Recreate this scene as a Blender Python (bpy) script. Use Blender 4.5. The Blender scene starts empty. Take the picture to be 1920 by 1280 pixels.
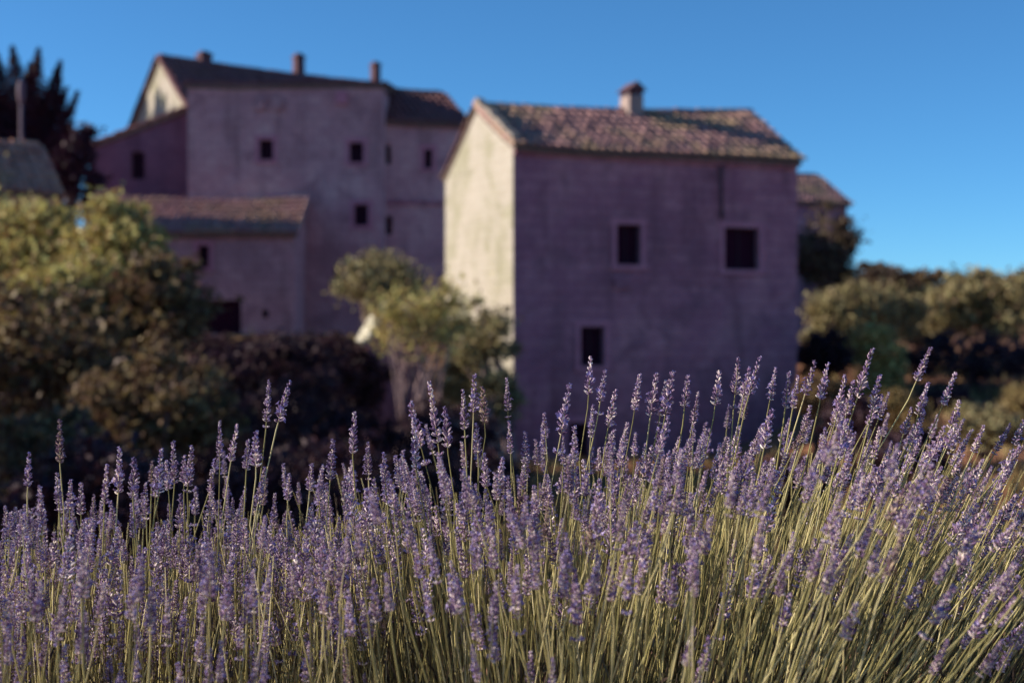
import bpy, math, random
import numpy as np
from mathutils import Vector, Matrix

sc = bpy.context.scene
COL = sc.collection
R = math.radians
# ------------------------------------------------------------------ camera, sky, sun
F = 2666.7            # focal length in pixels of the 1920 px wide photograph
CZ = 0.80             # eye height above the lavender bed
cam = bpy.data.cameras.new('camera')
cam.lens = 50; cam.sensor_width = 36; cam.sensor_fit = 'HORIZONTAL'
cam.clip_start = 0.05; cam.clip_end = 8000
cam.dof.use_dof = True; cam.dof.focus_distance = 1.84; cam.dof.aperture_fstop = 4.7
camo = bpy.data.objects.new('camera', cam); COL.objects.link(camo)
camo.location = (0, 0, CZ); camo.rotation_euler = (R(90), 0, 0)
sc.camera = camo

SUN_EL, SUN_B = 20.0, -4.0                     # from the left, a touch behind the walls
sdir = Vector((-math.cos(R(SUN_B))*math.cos(R(SUN_EL)), -math.sin(R(SUN_B))*math.cos(R(SUN_EL)), math.sin(R(SUN_EL))))
w = bpy.data.worlds.new('World'); sc.world = w; w.use_nodes = True
wt = w.node_tree; bg = wt.nodes['Background']
sky = wt.nodes.new('ShaderNodeTexSky'); sky.sky_type = 'NISHITA'; sky.sun_disc = False
sky.sun_elevation = R(SUN_EL); sky.sun_rotation = math.atan2(sdir.x, sdir.y)
sky.altitude = 3000; sky.air_density = 1.0; sky.dust_density = 0.3; sky.ozone_density = 9.5
tint = wt.nodes.new('ShaderNodeMix'); tint.data_type = 'RGBA'; tint.blend_type = 'MULTIPLY'; tint.inputs[0].default_value = 1.0
tint.inputs[7].default_value = (.90, .98, .81, 1)          # the photograph's slightly cyan blue, all over the sky
wt.links.new(sky.outputs[0], tint.inputs[6]); wt.links.new(tint.outputs[2], bg.inputs[0]); bg.inputs[1].default_value = 0.133
sl = bpy.data.lights.new('sun', 'SUN'); sl.energy = 5.0; sl.angle = R(0.6); sl.color = (1.0, 0.90, 0.76)
so = bpy.data.objects.new('sun', sl); COL.objects.link(so)
so.rotation_euler = sdir.to_track_quat('Z', 'Y').to_euler(); so.location = sdir*100
vs = sc.view_settings
vs.view_transform = 'Standard'; vs.look = 'None'; vs.exposure = 0.6; vs.gamma = 1.0
vs.use_curve_mapping = False
sc.render.engine = 'CYCLES'
sc.cycles.use_denoising = True
sc.cycles.max_bounces = 6; sc.cycles.diffuse_bounces = 4; sc.cycles.transmission_bounces = 4
sc.cycles.sample_clamp_indirect = 6

# ------------------------------------------------------------------ helpers
def at(px, py, D):
    """a point of the place, seen at photo pixel px,py, D metres away"""
    return Vector(((px-960)/F*D, D, CZ+(640-py)/F*D))

def tag(o, label=None, cat=None, group=None, kind=None):
    if label: o['label'] = label
    if cat: o['category'] = cat
    if group: o['group'] = group
    if kind: o['kind'] = kind
    return o

def link(name, me, mats=(), parent=None):
    o = bpy.data.objects.new(name, me); COL.objects.link(o)
    if parent is not None: o.parent = parent
    for m in mats:
        if m.name not in [x.name for x in me.materials if x]: me.materials.append(m)
    return o

def empty(name, loc=(0, 0, 0), rz=0.0):
    o = bpy.data.objects.new(name, None); COL.objects.link(o)
    o.location = loc; o.rotation_euler = (0, 0, rz); o.empty_display_size = 0.3
    return o

class MB:
    def __init__(s): s.v = []; s.f = []; s.uv = []; s.m = []
    def add(s, vs, fs, uvs=None, m=0):
        b = len(s.v); s.v += [tuple(x) for x in vs]
        s.uv += [tuple(u) for u in uvs] if uvs else [(x[0]+x[1], x[2]) for x in vs]
        for f in fs: s.f.append(tuple(b+i for i in f)); s.m.append(m)
    def quad(s, a, b, c, d, uvs=None, m=0): s.add((a, b, c, d), ((0, 1, 2, 3),), uvs, m)
    def box(s, x0, x1, y0, y1, z0, z1, m=0, j=0.0, rng=None):
        V = [(x, y, z) for z in (z0, z1) for y in (y0, y1) for x in (x0, x1)]
        if j: V = [tuple(c+rng.uniform(-j, j) for c in p) for p in V]
        s.add(V, ((0, 2, 3, 1), (4, 5, 7, 6), (0, 1, 5, 4), (2, 6, 7, 3), (0, 4, 6, 2), (1, 3, 7, 5)), None, m)
    def tube(s, pts, rad, n=6, m=0, cap=True):
        b = len(s.v); pts = [Vector(p) for p in pts]
        prev = None
        for i, p in enumerate(pts):
            t = (pts[min(i+1, len(pts)-1)]-pts[max(i-1, 0)]).normalized()
            if prev is None:
                a = t.orthogonal().normalized()
            else:
                a = (prev-t*prev.dot(t)).normalized()
            prev = a; c = t.cross(a)
            for k in range(n):
                th = 2*math.pi*k/n
                q = p+(a*math.cos(th)+c*math.sin(th))*rad[i]
                s.v.append(tuple(q)); s.uv.append((k/n, p.z))
        for i in range(len(pts)-1):
            for k in range(n):
                k2 = (k+1) % n
                s.f.append((b+i*n+k, b+i*n+k2, b+(i+1)*n+k2, b+(i+1)*n+k)); s.m.append(m)
        if cap:
            s.f.append(tuple(b+(len(pts)-1)*n+k for k in range(n))); s.m.append(m)
            s.f.append(tuple(b+k for k in reversed(range(n)))); s.m.append(m)
    def mesh(s, name, smooth=False):
        me = bpy.data.meshes.new(name); me.from_pydata(s.v, [], s.f)
        uv = me.uv_layers.new(name='UVMap')
        idx = np.empty(len(me.loops), np.int32); me.loops.foreach_get('vertex_index', idx)
        uv.data.foreach_set('uv', np.array(s.uv, np.float32)[idx].ravel())
        me.polygons.foreach_set('material_index', s.m)
        if smooth: me.polygons.foreach_set('use_smooth', [True]*len(s.f))
        me.update(); return me
    def build(s, name, mats, parent=None, smooth=False):
        return link(name, s.mesh(name, smooth), mats if isinstance(mats, (list, tuple)) else [mats], parent)

def quads_mesh(name, V, mats, parent=None, tri=False):
    """V: (n,4,3) array of loose faces"""
    n, k = V.shape[0], V.shape[1]
    me = bpy.data.meshes.new(name)
    me.vertices.add(n*k); me.vertices.foreach_set('co', V.astype(np.float32).ravel())
    me.loops.add(n*k); me.loops.foreach_set('vertex_index', np.arange(n*k, dtype=np.int32))
    me.polygons.add(n); me.polygons.foreach_set('loop_start', np.arange(0, n*k, k, dtype=np.int32))
    me.update(calc_edges=True); me.validate()
    return link(name, me, mats, parent)

# ------------------------------------------------------------------ materials
def mat(name):
    m = bpy.data.materials.new(name); m.use_nodes = True
    nt = m.node_tree; b = nt.nodes['Principled BSDF']
    return m, nt, b
def N(nt, t, **kw):
    n = nt.nodes.new(t)
    for k, v in kw.items():
        if k in n.inputs: n.inputs[k].default_value = v
        else: setattr(n, k, v)
    return n
def ramp(nt, fac, stops):
    r = nt.nodes.new('ShaderNodeValToRGB'); e = r.color_ramp.elements
    while len(e) < len(stops): e.new(0.5)
    for el, (p, c) in zip(e, stops): el.position = p; el.color = (*c, 1)
    nt.links.new(fac, r.inputs[0]); return r.outputs[0]
def mix(nt, fac, a, b, mode='MIX'):
    m = nt.nodes.new('ShaderNodeMix'); m.data_type = 'RGBA'; m.blend_type = mode
    for s, v in ((0, fac), (6, a), (7, b)):
        if isinstance(v, (float, int)): m.inputs[s].default_value = v
        elif isinstance(v, tuple): m.inputs[s].default_value = (*v, 1)
        else: nt.links.new(v, m.inputs[s])
    return m.outputs[2]
def noise(nt, vec, scale, detail=4, rough=.6, dist=0.):
    n = nt.nodes.new('ShaderNodeTexNoise'); n.inputs['Scale'].default_value = scale
    n.inputs['Detail'].default_value = detail; n.inputs['Roughness'].default_value = rough
    n.inputs['Distortion'].default_value = dist
    if vec is not None: nt.links.new(vec, n.inputs['Vector'])
    return n.outputs[0]
def bump(nt, b, h, strength, dist):
    k = nt.nodes.new('ShaderNodeBump'); k.inputs['Strength'].default_value = strength
    k.inputs['Distance'].default_value = dist
    nt.links.new(h, k.inputs['Height']); nt.links.new(k.outputs[0], b.inputs['Normal'])

def m_stone(name, dark, mid, pale, mortar, coarse=.35, streaks=.75, blotch=None, cover=.6):
    m, nt, b = mat(name)
    uv = N(nt, 'ShaderNodeUVMap').outputs[0]
    tc = N(nt, 'ShaderNodeTexCoord').outputs['Object']
    ns = nt.nodes.new('ShaderNodeTexNoise'); ns.inputs['Scale'].default_value = 1.6; ns.inputs['Detail'].default_value = 3
    nt.links.new(uv, ns.inputs['Vector'])
    vadd = nt.nodes.new('ShaderNodeVectorMath'); vadd.operation = 'MULTIPLY_ADD'
    vadd.inputs[1].default_value = (.16, .16, 0)
    nt.links.new(ns.outputs[1], vadd.inputs[0]); nt.links.new(uv, vadd.inputs[2])
    br = nt.nodes.new('ShaderNodeTexBrick'); nt.links.new(vadd.outputs[0], br.inputs['Vector'])
    br.inputs['Scale'].default_value = 1.0; br.inputs['Brick Width'].default_value = .72
    br.inputs['Row Height'].default_value = .33; br.inputs['Mortar Size'].default_value = .035
    br.inputs['Mortar Smooth'].default_value = .4; br.inputs['Bias'].default_value = 0.0
    br.inputs['Color1'].default_value = (*mid, 1); br.inputs['Color2'].default_value = (*pale, 1)
    br.inputs['Mortar'].default_value = (*mortar, 1)
    big = noise(nt, tc, coarse, 6, .62, .3)
    patch = ramp(nt, big, [(.36, (0, 0, 0)), (.62, (1, 1, 1))])
    c = mix(nt, cover, br.outputs[0], ramp(nt, big, [(.36, dark), (.5, mid), (.64, pale)]))
    mp = N(nt, 'ShaderNodeMapping'); mp.inputs['Scale'].default_value = (1.1, .16, 1); nt.links.new(uv, mp.inputs['Vector'])
    streak = noise(nt, mp.outputs[0], 1.0, 5, .6)
    c = mix(nt, ramp(nt, streak, [(.52, (0, 0, 0)), (.70, (streaks, streaks, streaks))]), c, tuple(x*.55 for x in dark))
    if blotch:
        bl = noise(nt, tc, .8, 6, .7, .5)
        c = mix(nt, ramp(nt, bl, [(.52, (0, 0, 0)), (.62, (.8, .8, .8))]), c, blotch)
    fine = noise(nt, tc, 9, 5, .7)
    c = mix(nt, .35, c, ramp(nt, fine, [(.3, tuple(x*.6 for x in dark)), (.7, pale)]))
    nt.links.new(c, b.inputs['Base Color']); b.inputs['Roughness'].default_value = .92
    b.inputs['Specular IOR Level'].default_value = .15
    hh = mix(nt, .5, br.outputs['Fac'], fine)
    bump(nt, b, hh, .6, -.05)
    return m

def m_plain(name, c1, c2, scale=4., rough=.85, spec=.2, bstr=.3, bdist=.02, coord='Object'):
    m, nt, b = mat(name)
    tc = N(nt, 'ShaderNodeTexCoord').outputs[coord]
    n = noise(nt, tc, scale, 5, .65)
    nt.links.new(ramp(nt, n, [(.3, c1), (.7, c2)]), b.inputs['Base Color'])
    b.inputs['Roughness'].default_value = rough; b.inputs['Specular IOR Level'].default_value = spec
    if bstr: bump(nt, b, n, bstr, bdist)
    return m

def m_tile(name, c1, c2, lichen, amt=.5):
    m, nt, b = mat(name)
    tc = N(nt, 'ShaderNodeTexCoord').outputs['Object']
    g = N(nt, 'ShaderNodeNewGeometry')
    isl = g.outputs['Random Per Island']
    c = ramp(nt, isl, [(0., c1), (1., c2)])
    n = noise(nt, tc, .55, 6, .65)
    c = mix(nt, ramp(nt, n, [(.46, (0, 0, 0)), (.62, (amt, amt, amt))]), c, lichen)
    f = noise(nt, tc, 14, 4, .7)
    c = mix(nt, .5, c, ramp(nt, f, [(.3, (.35, .35, .35)), (.7, (1, 1, 1))]), 'MULTIPLY')
    nt.links.new(c, b.inputs['Base Color']); b.inputs['Roughness'].default_value = .95
    b.inputs['Specular IOR Level'].default_value = .1
    return m

def m_leaf(name, cols, trans=.3, rough=.6, per_object=False):
    m, nt, b = mat(name)
    g = N(nt, 'ShaderNodeNewGeometry')
    rnd = N(nt, 'ShaderNodeObjectInfo').outputs['Random'] if per_object else g.outputs['Random Per Island']
    c = ramp(nt, rnd, [(i/(len(cols)-1), x) for i, x in enumerate(cols)])
    nt.links.new(c, b.inputs['Base Color']); b.inputs['Roughness'].default_value = rough
    b.inputs['Specular IOR Level'].default_value = .25
    t = N(nt, 'ShaderNodeBsdfTranslucent'); nt.links.new(c, t.inputs[0])
    ms = N(nt, 'ShaderNodeMixShader'); ms.inputs[0].default_value = trans
    nt.links.new(b.outputs[0], ms.inputs[1]); nt.links.new(t.outputs[0], ms.inputs[2])
    nt.links.new(ms.outputs[0], nt.nodes['Material Output'].inputs[0])
    return m

MAUVE = m_stone('shade_mauve_stone', (.17, .068, .106), (.38, .142, .208), (.62, .30, .33), (.24, .08, .14), .42, .8, (.20, .085, .12))  # shaded copy of the wall stone, purple shade put into the colour
WINGS = m_stone('shaded_wing_stone', (.14, .06, .10), (.225, .095, .15), (.30, .145, .195), (.17, .072, .12))  # darker copy still, with the wing's shade in its colour
ROSE = m_stone('shade_rose_stone', (.26, .12, .15), (.53, .265, .29), (.76, .48, .45), (.34, .15, .19), .38, .8, (.29, .13, .16))  # farmhouse wall stone, shade tint mixed into its colour as well
LITSTONE = m_stone('sunlit_cream_stone', (.30, .28, .175), (.46, .40, .335), (.50, .435, .37), (.43, .37, .295), .55, .3, (.27, .255, .15), .88)  # lit copy of the same stone, sunlight put into the colour
SURR = m_plain('dressed_stone', (.44, .17, .23), (.56, .25, .30), 3., .9, .15)
FLUE = m_plain('dark_stone', (.10, .055, .065), (.17, .095, .105), 3., .95, .1)  # dark tone for chimneys, caps, downpipe and one side wall
VERGE = m_plain('verge_stone', (.24, .20, .165), (.36, .30, .25), 3., .95, .1)
CHIM = m_plain('chimney_stone', (.28, .20, .19), (.40, .31, .26), 3., .95, .1)
SLAB = m_plain('pale_stone_slab', (.42, .39, .30), (.56, .51, .40), 3., .9, .15)
DARK = m_plain('dark_interior', (.030, .008, .018), (.045, .013, .028), 8., .9, 0.)  # black of the unlit interior put into a flat panel colour
FRAME = m_plain('weathered_wood', (.03, .018, .025), (.05, .03, .04), 20., .8, .15)
TILE = m_tile('old_clay_tiles', (.38, .20, .19), (.52, .29, .265), (.48, .37, .17), .6)
TILED = m_tile('dark_clay_tiles', (.20, .088, .098), (.30, .145, .15), (.28, .16, .11), .3)
TILEC = m_tile('cottage_tiles', (.50, .22, .17), (.68, .34, .25), (.50, .32, .16), .5)
TILEP = m_tile('faded_clay_tiles', (.40, .20, .20), (.54, .31, .29), (.46, .32, .19), .6)
ROOFB = m_plain('roof_bed', (.14, .10, .09), (.23, .17, .145), 6., .95, .1)
BARK = m_plain('grey_bark', (.17, .11, .115), (.36, .25, .24), 6., .9, .15, .5, .02)
BARKD = m_plain('dark_bark', (.04, .025, .025), (.09, .055, .05), 6., .9, .15, .5, .02)
OLIVE = m_leaf('olive_leaves', [(.16, .10, .06), (.28, .225, .11), (.40, .36, .17)], .25)
GOLD = m_leaf('yellow_green_leaves', [(.25, .14, .07), (.42, .335, .115), (.58, .54, .19)], .3)
RUST = m_leaf('brown_green_leaves', [(.09, .045, .035), (.16, .095, .05), (.27, .20, .085)], .25)
SCRUB = m_leaf('dull_scrub_leaves', [(.07, .04, .035), (.11, .075, .05), (.17, .125, .07)], .25)
DUSK = m_leaf('shade_purple_leaves', [(.038, .013, .026), (.055, .023, .034), (.08, .042, .04)], .2)  # purple-black of the shaded bank put into the leaf colour
PINE = m_leaf('dark_needles', [(.035, .010, .022), (.05, .015, .03), (.07, .024, .034)], .1)
STRAW = m_leaf('dry_grass', [(.16, .085, .04), (.25, .18, .07), (.34, .27, .12)], .3)
STEM = m_leaf('lavender_stem', [(.045, .03, .025), (.10, .07, .04), (.34, .28, .10), (.58, .49, .19), (.88, .76, .42)], .1, .5)  # low tones: dry brown stems, also darkening the shaded gaps between
STALK = m_leaf('flower_stalk_green', [(.26, .22, .08), (.46, .40, .15), (.76, .65, .33)], .15, .5, True)
LEAFL = m_leaf('lavender_leaf', [(.05, .03, .03), (.09, .065, .04), (.15, .12, .06)], .1)  # leaf colour darkened to deepen the shadow gaps among the stems
METAL = m_plain('pale_metal', (.11, .07, .10), (.16, .11, .14), 5., .7, .2, 0)

def m_flower(name, cols, trans):
    m, nt, b = mat(name)
    g = N(nt, 'ShaderNodeNewGeometry'); oi = N(nt, 'ShaderNodeObjectInfo')
    c = ramp(nt, g.outputs['Random Per Island'], [(i/(len(cols)-1), x) for i, x in enumerate(cols)])
    sh = ramp(nt, oi.outputs['Random'], [(0., (.66, .54, .38)), (.07, (.74, .66, .70)), (.6, (1., .96, .98)), (1., (1.12, 1.06, 1.0))])
    c = mix(nt, 1., c, sh, 'MULTIPLY')
    nt.links.new(c, b.inputs['Base Color']); b.inputs['Roughness'].default_value = .75
    b.inputs['Specular IOR Level'].default_value = .2
    b.inputs['Sheen Weight'].default_value = .25
    t = N(nt, 'ShaderNodeBsdfTranslucent'); nt.links.new(c, t.inputs[0])
    ms = N(nt, 'ShaderNodeMixShader'); ms.inputs[0].default_value = trans
    nt.links.new(b.outputs[0], ms.inputs[1]); nt.links.new(t.outputs[0], ms.inputs[2])
    nt.links.new(ms.outputs[0], nt.nodes['Material Output'].inputs[0])
    return m
CALYX = m_flower('lavender_calyx', [(.12, .055, .15), (.31, .19, .34), (.60, .47, .54), (.95, .87, .77)], .08)  # wide tone range puts sunlit and shadowed florets into the colour
PETAL = m_flower('lavender_petal', [(.20, .16, .40), (.34, .28, .56), (.48, .40, .62)], .2)

# ------------------------------------------------------------------ ground
def sm(a, b, x):
    t = min(1., max(0., (x-a)/(b-a))); return t*t*(3-2*t)
def hground(x, y):
    z = 0.0
    z -= 2.3*sm(2.6, 14, y)+.6*sm(14, 36, y)*(1-sm(6, 12, x))
    left = 3.9*sm(46, 57, y)*(1-sm(4, 10, x))+1.2*sm(62, 90, y)*(1-sm(4, 10, x))
    right = 2.2*sm(22, 62, y)*sm(6, 12, x)
    z += left+right
    z += 7.5*sm(70, 170, y)+10*sm(170, 900, y)
    z += 1.3*sm(-5, -9, x)*sm(12, 20, y)*(1-sm(40, 55, y))
    z += .10*math.sin(x*.9+.3*y)*sm(3, 9, y)*math.cos(y*.55)+.25*math.sin(x*.21+1)*math.sin(y*.17)*sm(8, 20, y)
    return z
def axis(lim, d0, g):
    a = [0.]; d = d0
    while a[-1] < lim: a.append(a[-1]+d); d *= g
    return a
ax = axis(2600, .5, 1.045); xs = [-v for v in reversed(ax[1:])]+ax
ay = axis(3500, .4, 1.03); ys = [-v for v in reversed(axis(600, .8, 1.15)[1:])]+ay
mb = MB(); nx = len(xs)
mb.v = [(x, y, hground(x, y)) for y in ys for x in xs]; mb.uv = [(x, y) for y in ys for x in xs]
for j in range(len(ys)-1):
    for i in range(nx-1):
        mb.f.append((j*nx+i, j*nx+i+1, (j+1)*nx+i+1, (j+1)*nx+i)); mb.m.append(0)
m, nt, b = mat('red_earth')
tc = N(nt, 'ShaderNodeTexCoord').outputs['Object']
n1 = noise(nt, tc, .35, 7, .65, .3); n2 = noise(nt, tc, 5, 5, .7)
c = ramp(nt, n1, [(.34, (.26, .09, .06)), (.5, (.38, .155, .085)), (.64, (.36, .20, .08)), (.75, (.26, .19, .07))])
c = mix(nt, .4, c, ramp(nt, n2, [(.3, (.12, .05, .04)), (.7, (.42, .27, .15))]))
nt.links.new(c, b.inputs['Base Color']); b.inputs['Roughness'].default_value = 1; b.inputs['Specular IOR Level'].default_value = .1
bump(nt, b, n2, .8, .08)
tag(mb.build('ground', m, None, True), kind='structure')

# ------------------------------------------------------------------ stone buildings
class House:
    """local frame: s along the front wall, t into the building, z up"""
    def __init__(h, name, O, a, label, cat='house'):
        h.O = Vector((O[0], O[1])); h.a = R(a)
        h.root = empty(name, (O[0], O[1], 0), R(a)); tag(h.root, label, cat)
        h.ca, h.sa = math.cos(R(a)), math.sin(R(a)); h.off = (0., 0.)
        h.rng = random.Random(name)
    def s_of(h, px, t=0.):
        ox = h.O.x-h.sa*t; oy = h.O.y+h.ca*t; u = (px-960)/F
        return (u*oy-ox)/(h.ca-u*h.sa)
    def z_of(h, s, py, t=0.):
        return CZ+(640-py)/F*(h.O.y+s*h.sa+t*h.ca)
    def px_open(h, x0, x1, y0, y1, t=0.):
        s0, s1 = h.s_of(x0, t), h.s_of(x1, t); sm_ = (s0+s1)/2
        return (s0, s1, h.z_of(sm_, y1, t), h.z_of(sm_, y0, t))
    def wall(h, fn, L, z0, z1, m, opens=(), top=None, depth=.3, name='wall'):
        """fn(u, w, z): u along the wall, w into it. top: list of (u,z) above z1, forming the gable"""
        mb = MB(); rng = h.rng
        us = sorted(set([0., L]+[v for o in opens for v in o[:2]])); zs = sorted(set([z0, z1]+[v for o in opens for v in o[2:4]]))
        def fill(cuts, step):
            out = [cuts[0]]
            for a_, b_ in zip(cuts, cuts[1:]):
                k = max(1, round((b_-a_)/step)); out += [a_+(b_-a_)*(i+1)/k for i in range(k)]
            return out
        us = fill(us, .7); zs = fill(zs, .7)
        edge_u = {0., L}; ou = set(v for o in opens for v in o[:2]); oz = set(v for o in opens for v in o[2:4])
        jit = {}
        for i, u in enumerate(us):
            for k, z in enumerate(zs):
                fixed = (u in ou) or (z in oz) or u in edge_u
                jit[i, k] = 0. if fixed else rng.uniform(-.025, .025)
        vid = {}
        for (i, k), j in jit.items():
            vid[i, k] = len(mb.v); mb.v.append(tuple(fn(us[i], j, zs[k]))); mb.uv.append((us[i], zs[k]))
        for i in range(len(us)-1):
            for k in range(len(zs)-1):
                cu, cz = (us[i]+us[i+1])/2, (zs[k]+zs[k+1])/2
                if any(o[0] < cu < o[1] and o[2] < cz < o[3] for o in opens): continue
                mb.f.append((vid[i, k], vid[i+1, k], vid[i+1, k+1], vid[i, k+1])); mb.m.append(0)
        for o in opens:
            a_, b_, c_, d_ = o[:4]
            for (p, q) in (((a_, c_), (b_, c_)), ((b_, c_), (b_, d_)), ((b_, d_), (a_, d_)), ((a_, d_), (a_, c_))):
                mb.quad(fn(p[0], 0, p[1]), fn(p[0], depth, p[1]), fn(q[0], depth, q[1]), fn(q[0], 0, q[1]),
                        [(p[0], p[1]), (p[0]+.3, p[1]), (q[0]+.3, q[1]), (q[0], q[1])])
        if top:
            P = [(0., z1)]+[(L, z1)]+list(reversed(top))
            mb.add([fn(u, 0, z) for u, z in P], [tuple(range(len(P)))], P)
        return mb.build(name, m, h.root)
    def front(h, s0, s1, t, z0, z1, m, opens=(), top=None, flip=False, depth=.3):
        sg = -1 if flip else 1
        if flip: f = lambda u, w, z: (s1-u, t-w, z)
        else: f = lambda u, w, z: (s0+u, t+w, z)
        op = [(o[0]-s0, o[1]-s0, o[2], o[3]) for o in opens]
        tp = [(u-s0, z) for u, z in top] if top else None
        return h.wall(f, s1-s0, z0, z1, m, op, tp, depth)
    def side(h, s, t0, t1, z0, z1, m, left=True, top=None):
        """end wall; top given as (t,z)"""
        if left: f = lambda u, w, z: (s+w, t1-u, z)
        else: f = lambda u, w, z: (s-w, t0+u, z)
        tp = None
        if top: tp = [((t1-t) if left else (t-t0), z) for t, z in top]; tp = sorted(tp)
        return h.wall(f, t1-t0, z0, z1, m, (), tp)
    def window(h, o, t=0., surround=True, kind='window', sw=.16, leaf=True):
        """fittings of one opening: a dark panel set back in the wall, standing in for the unlit interior, dressed stones round it"""
        s0, s1, z0, z1 = o; rng = h.rng
        mb = MB(); mb.quad((s0, t+.24, z0), (s1, t+.24, z0), (s1, t+.24, z1), (s0, t+.24, z1))
        mb.quad((s0, t+.285, z0), (s0, t+.285, z1), (s1, t+.285, z1), (s1, t+.285, z0))
        wdw = mb.build(kind, DARK, h.root)
        if leaf:
            fr = MB(); fw = min(.06, (s1-s0)*.1)
            for (a_, b_, c_, d_) in ((s0, s0+fw, z0, z1), (s1-fw, s1, z0, z1), (s0+fw, s1-fw, z1-fw, z1), (s0+fw, s1-fw, z0, z0+fw), ((s0+s1)/2-fw*.4, (s0+s1)/2+fw*.4, z0+fw, z1-fw)):
                fr.box(a_, b_, t+.205, t+.238, c_, d_)
            fr.build('frame', FRAME, wdw)
        if surround:
            g = .004
            def stone(nm, a_, b_, c_, d_, pr=.035):
                q = MB(); q.box(a_, b_, t-pr, t+.18, c_, d_, 0, .006, rng); q.build(nm, SURR, wdw)
            stone('lintel', s0-sw-.05, s1+sw+.05, z1+g, z1+g+sw*1.1)
            if kind == 'window': stone('sill', s0-sw-.04, s1+sw+.04, z0-g-sw*.8, z0-g, .07)
            zz = z0+g if kind == 'window' else z0
            stone('jamb', s0-sw, s0-g, zz, z1-g*.5); stone('jamb', s1+g, s1+sw, zz, z1-g*.5)
        return wdw
    def slope(h, e0, e1, r0, r1, tm, thick=.14, ov=.22, tile=.29, row=.48, name='roof', bumpy=.03, vov=.13):
        """roof slope between eave points e0,e1 and ridge points r0,r1 (all local); e0->e1 runs so that the normal looks up"""
        rng = h.rng
        e0, e1, r0, r1 = map(Vector, (e0, e1, r0, r1))
        up = ((r0-e0)+(r1-e1)).normalized(); al = (e1-e0).normalized(); nn = al.cross(up).normalized()
        e0 = e0-up*ov-al*vov; e1 = e1-up*ov+al*vov; r0 = r0-al*vov; r1 = r1+al*vov
        mb = MB(); nu = 10
        def P(u, v, k=0.):
            sag = -.10*math.sin(math.pi*u)*(.4+.6*v)-.03*math.sin(7*u+3*v)
            return (e0.lerp(e1, u)).lerp(r0.lerp(r1, u), v)+nn*(k+sag)
        for i in range(nu):
            for jv in range(4):
                u0, u1, v0, v1 = i/nu, (i+1)/nu, jv/4, (jv+1)/4
                mb.quad(P(u0, v0, thick), P(u1, v0, thick), P(u1, v1, thick), P(u0, v1, thick))
                mb.quad(P(u0, v0), P(u0, v1), P(u1, v1), P(u1, v0))
            u0, u1 = i/nu, (i+1)/nu
            mb.quad(P(u0, 0), P(u1, 0), P(u1, 0, thick), P(u0, 0, thick))
            mb.quad(P(u0, 1), P(u0, 1, thick), P(u1, 1, thick), P(u1, 1))
        for u in (0., 1.):
            for jv in range(4): mb.quad(P(u, jv/4), P(u, jv/4, thick), P(u, jv/4+.25, thick), P(u, jv/4+.25))
        roof = mb.build(name, ROOFB, h.root)
        W = (e1-e0).length; H = ((r0-e0).length+(r1-e1).length)/2
        nc = max(2, int(W/tile)); nr = max(2, int(H/row)); tb = MB(); seg = 4
        for c in range(nc+1):
            u = (c+.0)/nc
            for r_ in range(nr+1):
                v0 = r_/nr-.05/H if r_ else -.04/H; v1 = min(1.02, (r_+1.28)/nr)
                if v0 > .985: continue
                uu = u+rng.uniform(-.012, .012)/W*2; rr = tile*.43*rng.uniform(.92, 1.08)
                lift = thick+rng.uniform(0, bumpy)
                a_ = P(min(1, max(0, uu)), v0, lift+.075); b_ = P(min(1, max(0, uu+rng.uniform(-.015, .015)/W)), v1, lift+.012)
                vs_ = []
                for (p, rad) in ((a_, rr), (b_, rr*.82)):
                    for k in range(seg+1):
                        th = math.pi*k/seg
                        vs_.append(p-al*math.cos(th)*rad+nn*(math.sin(th)*rad*.85-.01))
                fs = [(k, k+1, seg+2+k, seg+1+k) for k in range(seg)]+[tuple(reversed(range(seg+1)))]
                tb.add(vs_, fs)
        t_ = tb.build('roof_tiles', tm, roof); tag(t_, kind='stuff')
        return roof, P
    def ridge(h, p0, p1, tm, parent, lift=.2, rad=.14):
        p0, p1 = Vector(p0), Vector(p1); d = p1-p0; n = max(2, int(d.length/.42)); tb = MB(); rng = h.rng
        al = d.normalized(); sd = al.cross(Vector((0, 0, 1))).normalized()
        for i in range(n):
            u0, u1 = i/n, (i+1.12)/n
            vs_ = []
            for (u, rad_) in ((u0, rad*rng.uniform(.95, 1.12)), (u1, rad*.85)):
                p = p0+d*u+Vector((0, 0, lift-.10*math.sin(math.pi*min(1, u))+rng.uniform(-.015, .015)))
                for k in range(6):
                    th = math.pi*k/5
                    vs_.append(p+sd*math.cos(th)*rad_+Vector((0, 0, math.sin(th)*rad_)))
            tb.add(vs_, [(k+1, k, 6+k, 7+k) for k in range(5)]+[tuple(range(6)), tuple(reversed(range(6, 12)))])
        t_ = tb.build('ridge_tiles', tm, parent); tag(t_, kind='stuff'); return t_
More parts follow.
